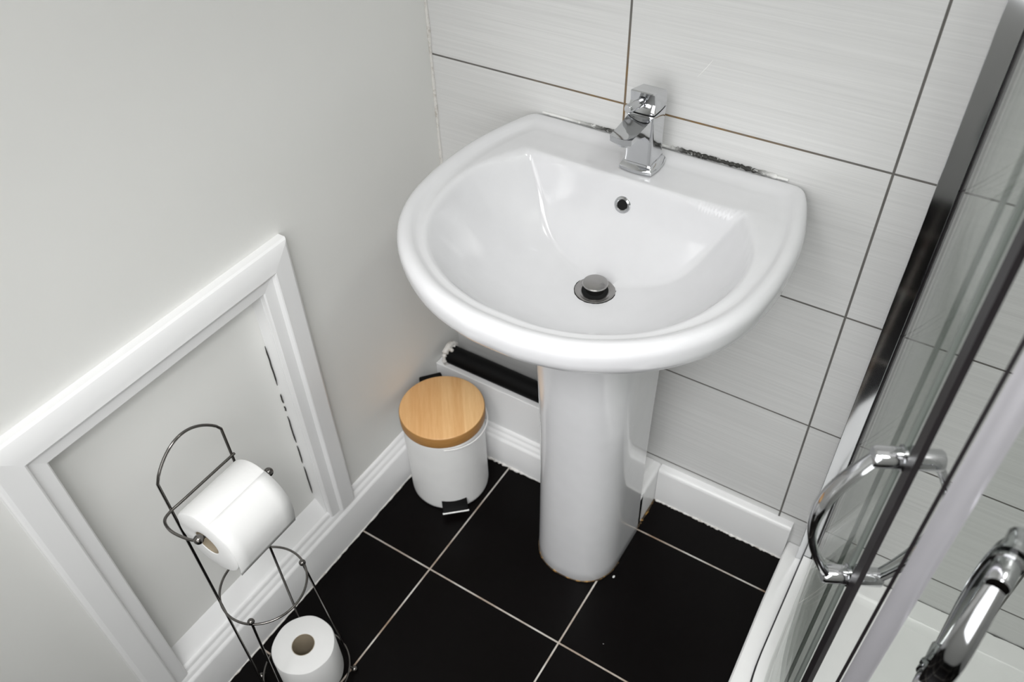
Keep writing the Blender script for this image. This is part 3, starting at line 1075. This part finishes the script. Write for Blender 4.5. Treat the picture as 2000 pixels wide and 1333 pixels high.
scr = thing('shower_screen', 'fixed curved glass shower screen with chrome wall profile', 'shower screen')
bm = bmesh.new(); box(bm, 0.8010, 0.8265, -0.030, -0.0005, 0.0405, 1.90, 0.0007)
put('wall_profile', bm, M_chrome, scr, angle=12)
bm = bmesh.new(); box(bm, 0.8270, 0.8330, -0.026, -0.0005, 0.0405, 1.90)
put('profile_gasket', bm, M_seal_shadow, scr, smooth=False)
gl_out = [p for p in plan if p.y > -0.5]
fix = [Vector((0.834, -0.028)), Vector((0.834, -0.15)), Vector((0.834, -0.25))] + [arcp(a, 0.546) for a in [182, 185, 188, 191, 194, 197, 200, 201.6]]
bm = bmesh.new(); strip(bm, fix, 0.005, 0.060, 1.88)
put('glass_pane', bm, M_glass, scr, angle=30)
ea = arcp(201.6, 0.546); 
bm = bmesh.new(); strip(bm, [arcp(201.6, 0.548), arcp(202.1, 0.548)], 0.005, 0.060, 1.88)
put('edge_seal', bm, M_sealgrey, scr, smooth=False)
bm = bmesh.new(); strip(bm, [arcp(196.6, 0.541), arcp(197.0, 0.541)], 0.004, 0.060, 1.88)
put('edge_seal', bm, M_sealgrey, scr, smooth=False)
for z0, z1 in ((0.0405, 0.058), (1.86, 1.90)):
    bm = bmesh.new(); strip(bm, [Vector((0.824, -0.031)), Vector((0.824, -0.15)), Vector((0.824, -0.25))] + [arcp(a, 0.556) for a in range(183, 206, 2)] + [Vector((0.889, -0.519)), Vector((0.905, -0.5265))] + [p + Vector((0, -0.012)) for p in front], 0.020, z0, z1)
    put('rail', bm, M_chrome if z0 > 1 else M_acrylic, scr, angle=30)

bm = bmesh.new(); strip(bm, [Vector((0.8125, -0.031)), Vector((0.8125, -0.15)), Vector((0.8125, -0.25))] + [arcp(a, 0.5675) for a in range(183, 203, 2)], 0.0025, 0.0402, 0.046)
put('rail_shadow_gap', bm, M_seal_shadow, scr, angle=30)  # dark strip standing in for the shadow gap beside the rail

def handle(parent, base, ndir, zc, sides=(1, -1)):
    """pull handle fixed through the glass; base = plan point on the glass, ndir = outward plan angle (deg)"""
    o = Vector((math.cos(math.radians(ndir)), math.sin(math.radians(ndir)), 0))
    w = Vector((-o.y, o.x, 0))
    h = None
    L = 0.100
    root = None
    for sgn in sides:
        bm = bmesh.new()
        path, rr = [], []
        for k in range(33):
            t = k / 32
            zz = L - 2 * L * t
            u = 0.024 + 0.036 * max(0.0, math.sin(PI * t)) ** 0.85
            path.append(Vector((base.x, base.y, zc + zz)) + o * (sgn * u))
        # flattened band cross-section with a crease
        rings = []
        n = len(path)
        for i, p in enumerate(path):
            tt = (path[min(i + 1, n - 1)] - path[max(i - 1, 0)]).normalized()
            nn = tt.cross(w).normalized()
            t = i / (n - 1)
            hw = 0.0080 + 0.0040 * math.sin(PI * t)
            th = 0.0042
            sec = [(-hw, 0), (-hw * 0.8, th * 0.75), (-hw * 0.3, th), (hw * 0.3, th), (hw * 0.8, th * 0.75), (hw, 0), (hw * 0.8, -th * 0.75), (hw * 0.3, -th), (-hw * 0.3, -th), (-hw * 0.8, -th * 0.75)]
            rings.append([p + w * a + nn * b for a, b in sec])
        loft(bm, rings, True, True, True)
        if root is None:
            root = put('handle', bm, M_chrome, parent, angle=50)
        else:
            put('inner_grip', bm, M_chrome, root, angle=50)
    for s in (1, -1):
        bm = bmesh.new()
        c = Vector((base.x, base.y, zc + s * L))
        for sgn in sides:
            lo_, hi = 0.003, 0.031
            tube(bm, [c + o * sgn * lo_, c + o * sgn * 0.006, c + o * sgn * 0.0065, c + o * sgn * (hi - 0.002), c + o * sgn * hi], [0.0125, 0.0125, 0.0105, 0.0105, 0.0090], seg=28)
        put('mount', bm, M_chrome, root)
    return root

dl = thing('sliding_screen', 'clear glass shower door nearest the tiled wall, with a bow handle and dark edge strip', 'shower door', 'shower doors', 'thing')
dpath = [Vector((0.846, -0.09)), Vector((0.846, -0.25))] + [arcp(a, 0.534) for a in (183, 186, 189, 192, 195, 198, 201, 203.6)]
dpath = [Vector((0.8415, y)) for y in (-0.10, -0.18, -0.25)] + [arcp(a, 0.5385 + 0.0075 * max(0, (a - 190) / 13.6)) for a in (183, 186, 189, 192, 195, 198, 201, 203.6)]
bm = bmesh.new(); strip(bm, dpath, 0.004, 0.062, 1.858)
put('glass_pane', bm, M_glass, dl, angle=30)
bm = bmesh.new(); strip(bm, [arcp(203.6, 0.548), arcp(205.0, 0.548)], 0.006, 0.062, 1.858)
put('magnetic_seal', bm, M_seal_shadow, dl, smooth=False)
handle(dl, arcp(202.5, 0.546), 206, 0.757)

dr = thing('sliding_screen', 'glass shower door with a wide pale vertical edge profile and a large chrome handle', 'shower door', 'shower doors', 'thing')
def fp(s):
    return F0 + FT * s
bm = bmesh.new(); strip(bm, [fp(0.0008), fp(0.0042)], 0.006, 0.062, 1.858)
put('magnetic_seal', bm, M_seal_shadow, dr, smooth=False)
# rounded pale profile behind the seal
bm = bmesh.new()
o2 = Vector((math.cos(FN), math.sin(FN)))
ring = []
for k in range(17):
    t = k / 16
    p = fp(0.0055 + 0.0225 * t) + o2 * (0.004 + 0.004 * math.sin(PI * t) ** 0.7)
    ring.append((p.x, p.y))
for k in range(17):
    t = 1 - k / 16
    p = fp(0.0055 + 0.0225 * t) - o2 * 0.004
    ring.append((p.x, p.y))
loft(bm, [[(x, y, 0.062) for x, y in ring], [(x, y, 1.858) for x, y in ring]], True, True, True)
put('edge_profile', bm, M_satin, dr, angle=40)
bm = bmesh.new(); strip(bm, [fp(0.0275), fp(0.40), fp((F1 - F0).length - 0.004)], 0.005, 0.062, 1.858)
put('glass_pane', bm, M_glass, dr, smooth=False)
# handle mounts on the front panel
handle(dr, fp(0.0690), 262, 0.757)

# ------------------------------------------------------------------ small bits
bm = bmesh.new()
bmesh.ops.create_icosphere(bm, subdivisions=2, radius=0.0026, matrix=Matrix.Diagonal((0.8, 1.2, 0.6, 1)))
for v in bm.verts:
    v.co += Vector((random.uniform(-1, 1), random.uniform(-1, 1), random.uniform(-1, 1))) * 0.0003
cr = tag(put('paper_crumb', bm, M_paper), 'tiny white crumb on the black floor right of the pedestal', 'crumb')
cr.location = (0.5125, -0.228, 0.0016)

LAB = {'wall_right': 'white tiled side wall inside the shower', 'wall_front': 'plain painted wall behind the camera', 'ceiling': 'plain white ceiling',
       'baseboard_left': 'white moulded skirting along the painted wall', 'baseboard_back': 'short plain white skirting right of the pedestal',
       'baseboard_ledge': 'white moulded skirting on the ledge behind the bin', 'baseboard_return': 'short white skirting return beside the pedestal foot',
       'trim_1': 'ragged sealant line below the painted wall skirting', 'trim_2': 'ragged white sealant below the ledge skirting',
       'trim_3': 'ragged white sealant line below the skirting right of the pedestal', 'trim_4': 'rusty sealant line at the skirting return',
       'trim_5': 'white sealant strip in the wall corner above the basin', 'trim_6': 'dark open joint in the wall corner below the basin',
       'trim_7': 'pale scratch on the tile above the tap', 'trim_8': 'grimy grey sealant where tiles meet the shower tray'}
for o in COL.objects:
    if o.parent is None and o.name in LAB:
        o['label'] = LAB[o.name]
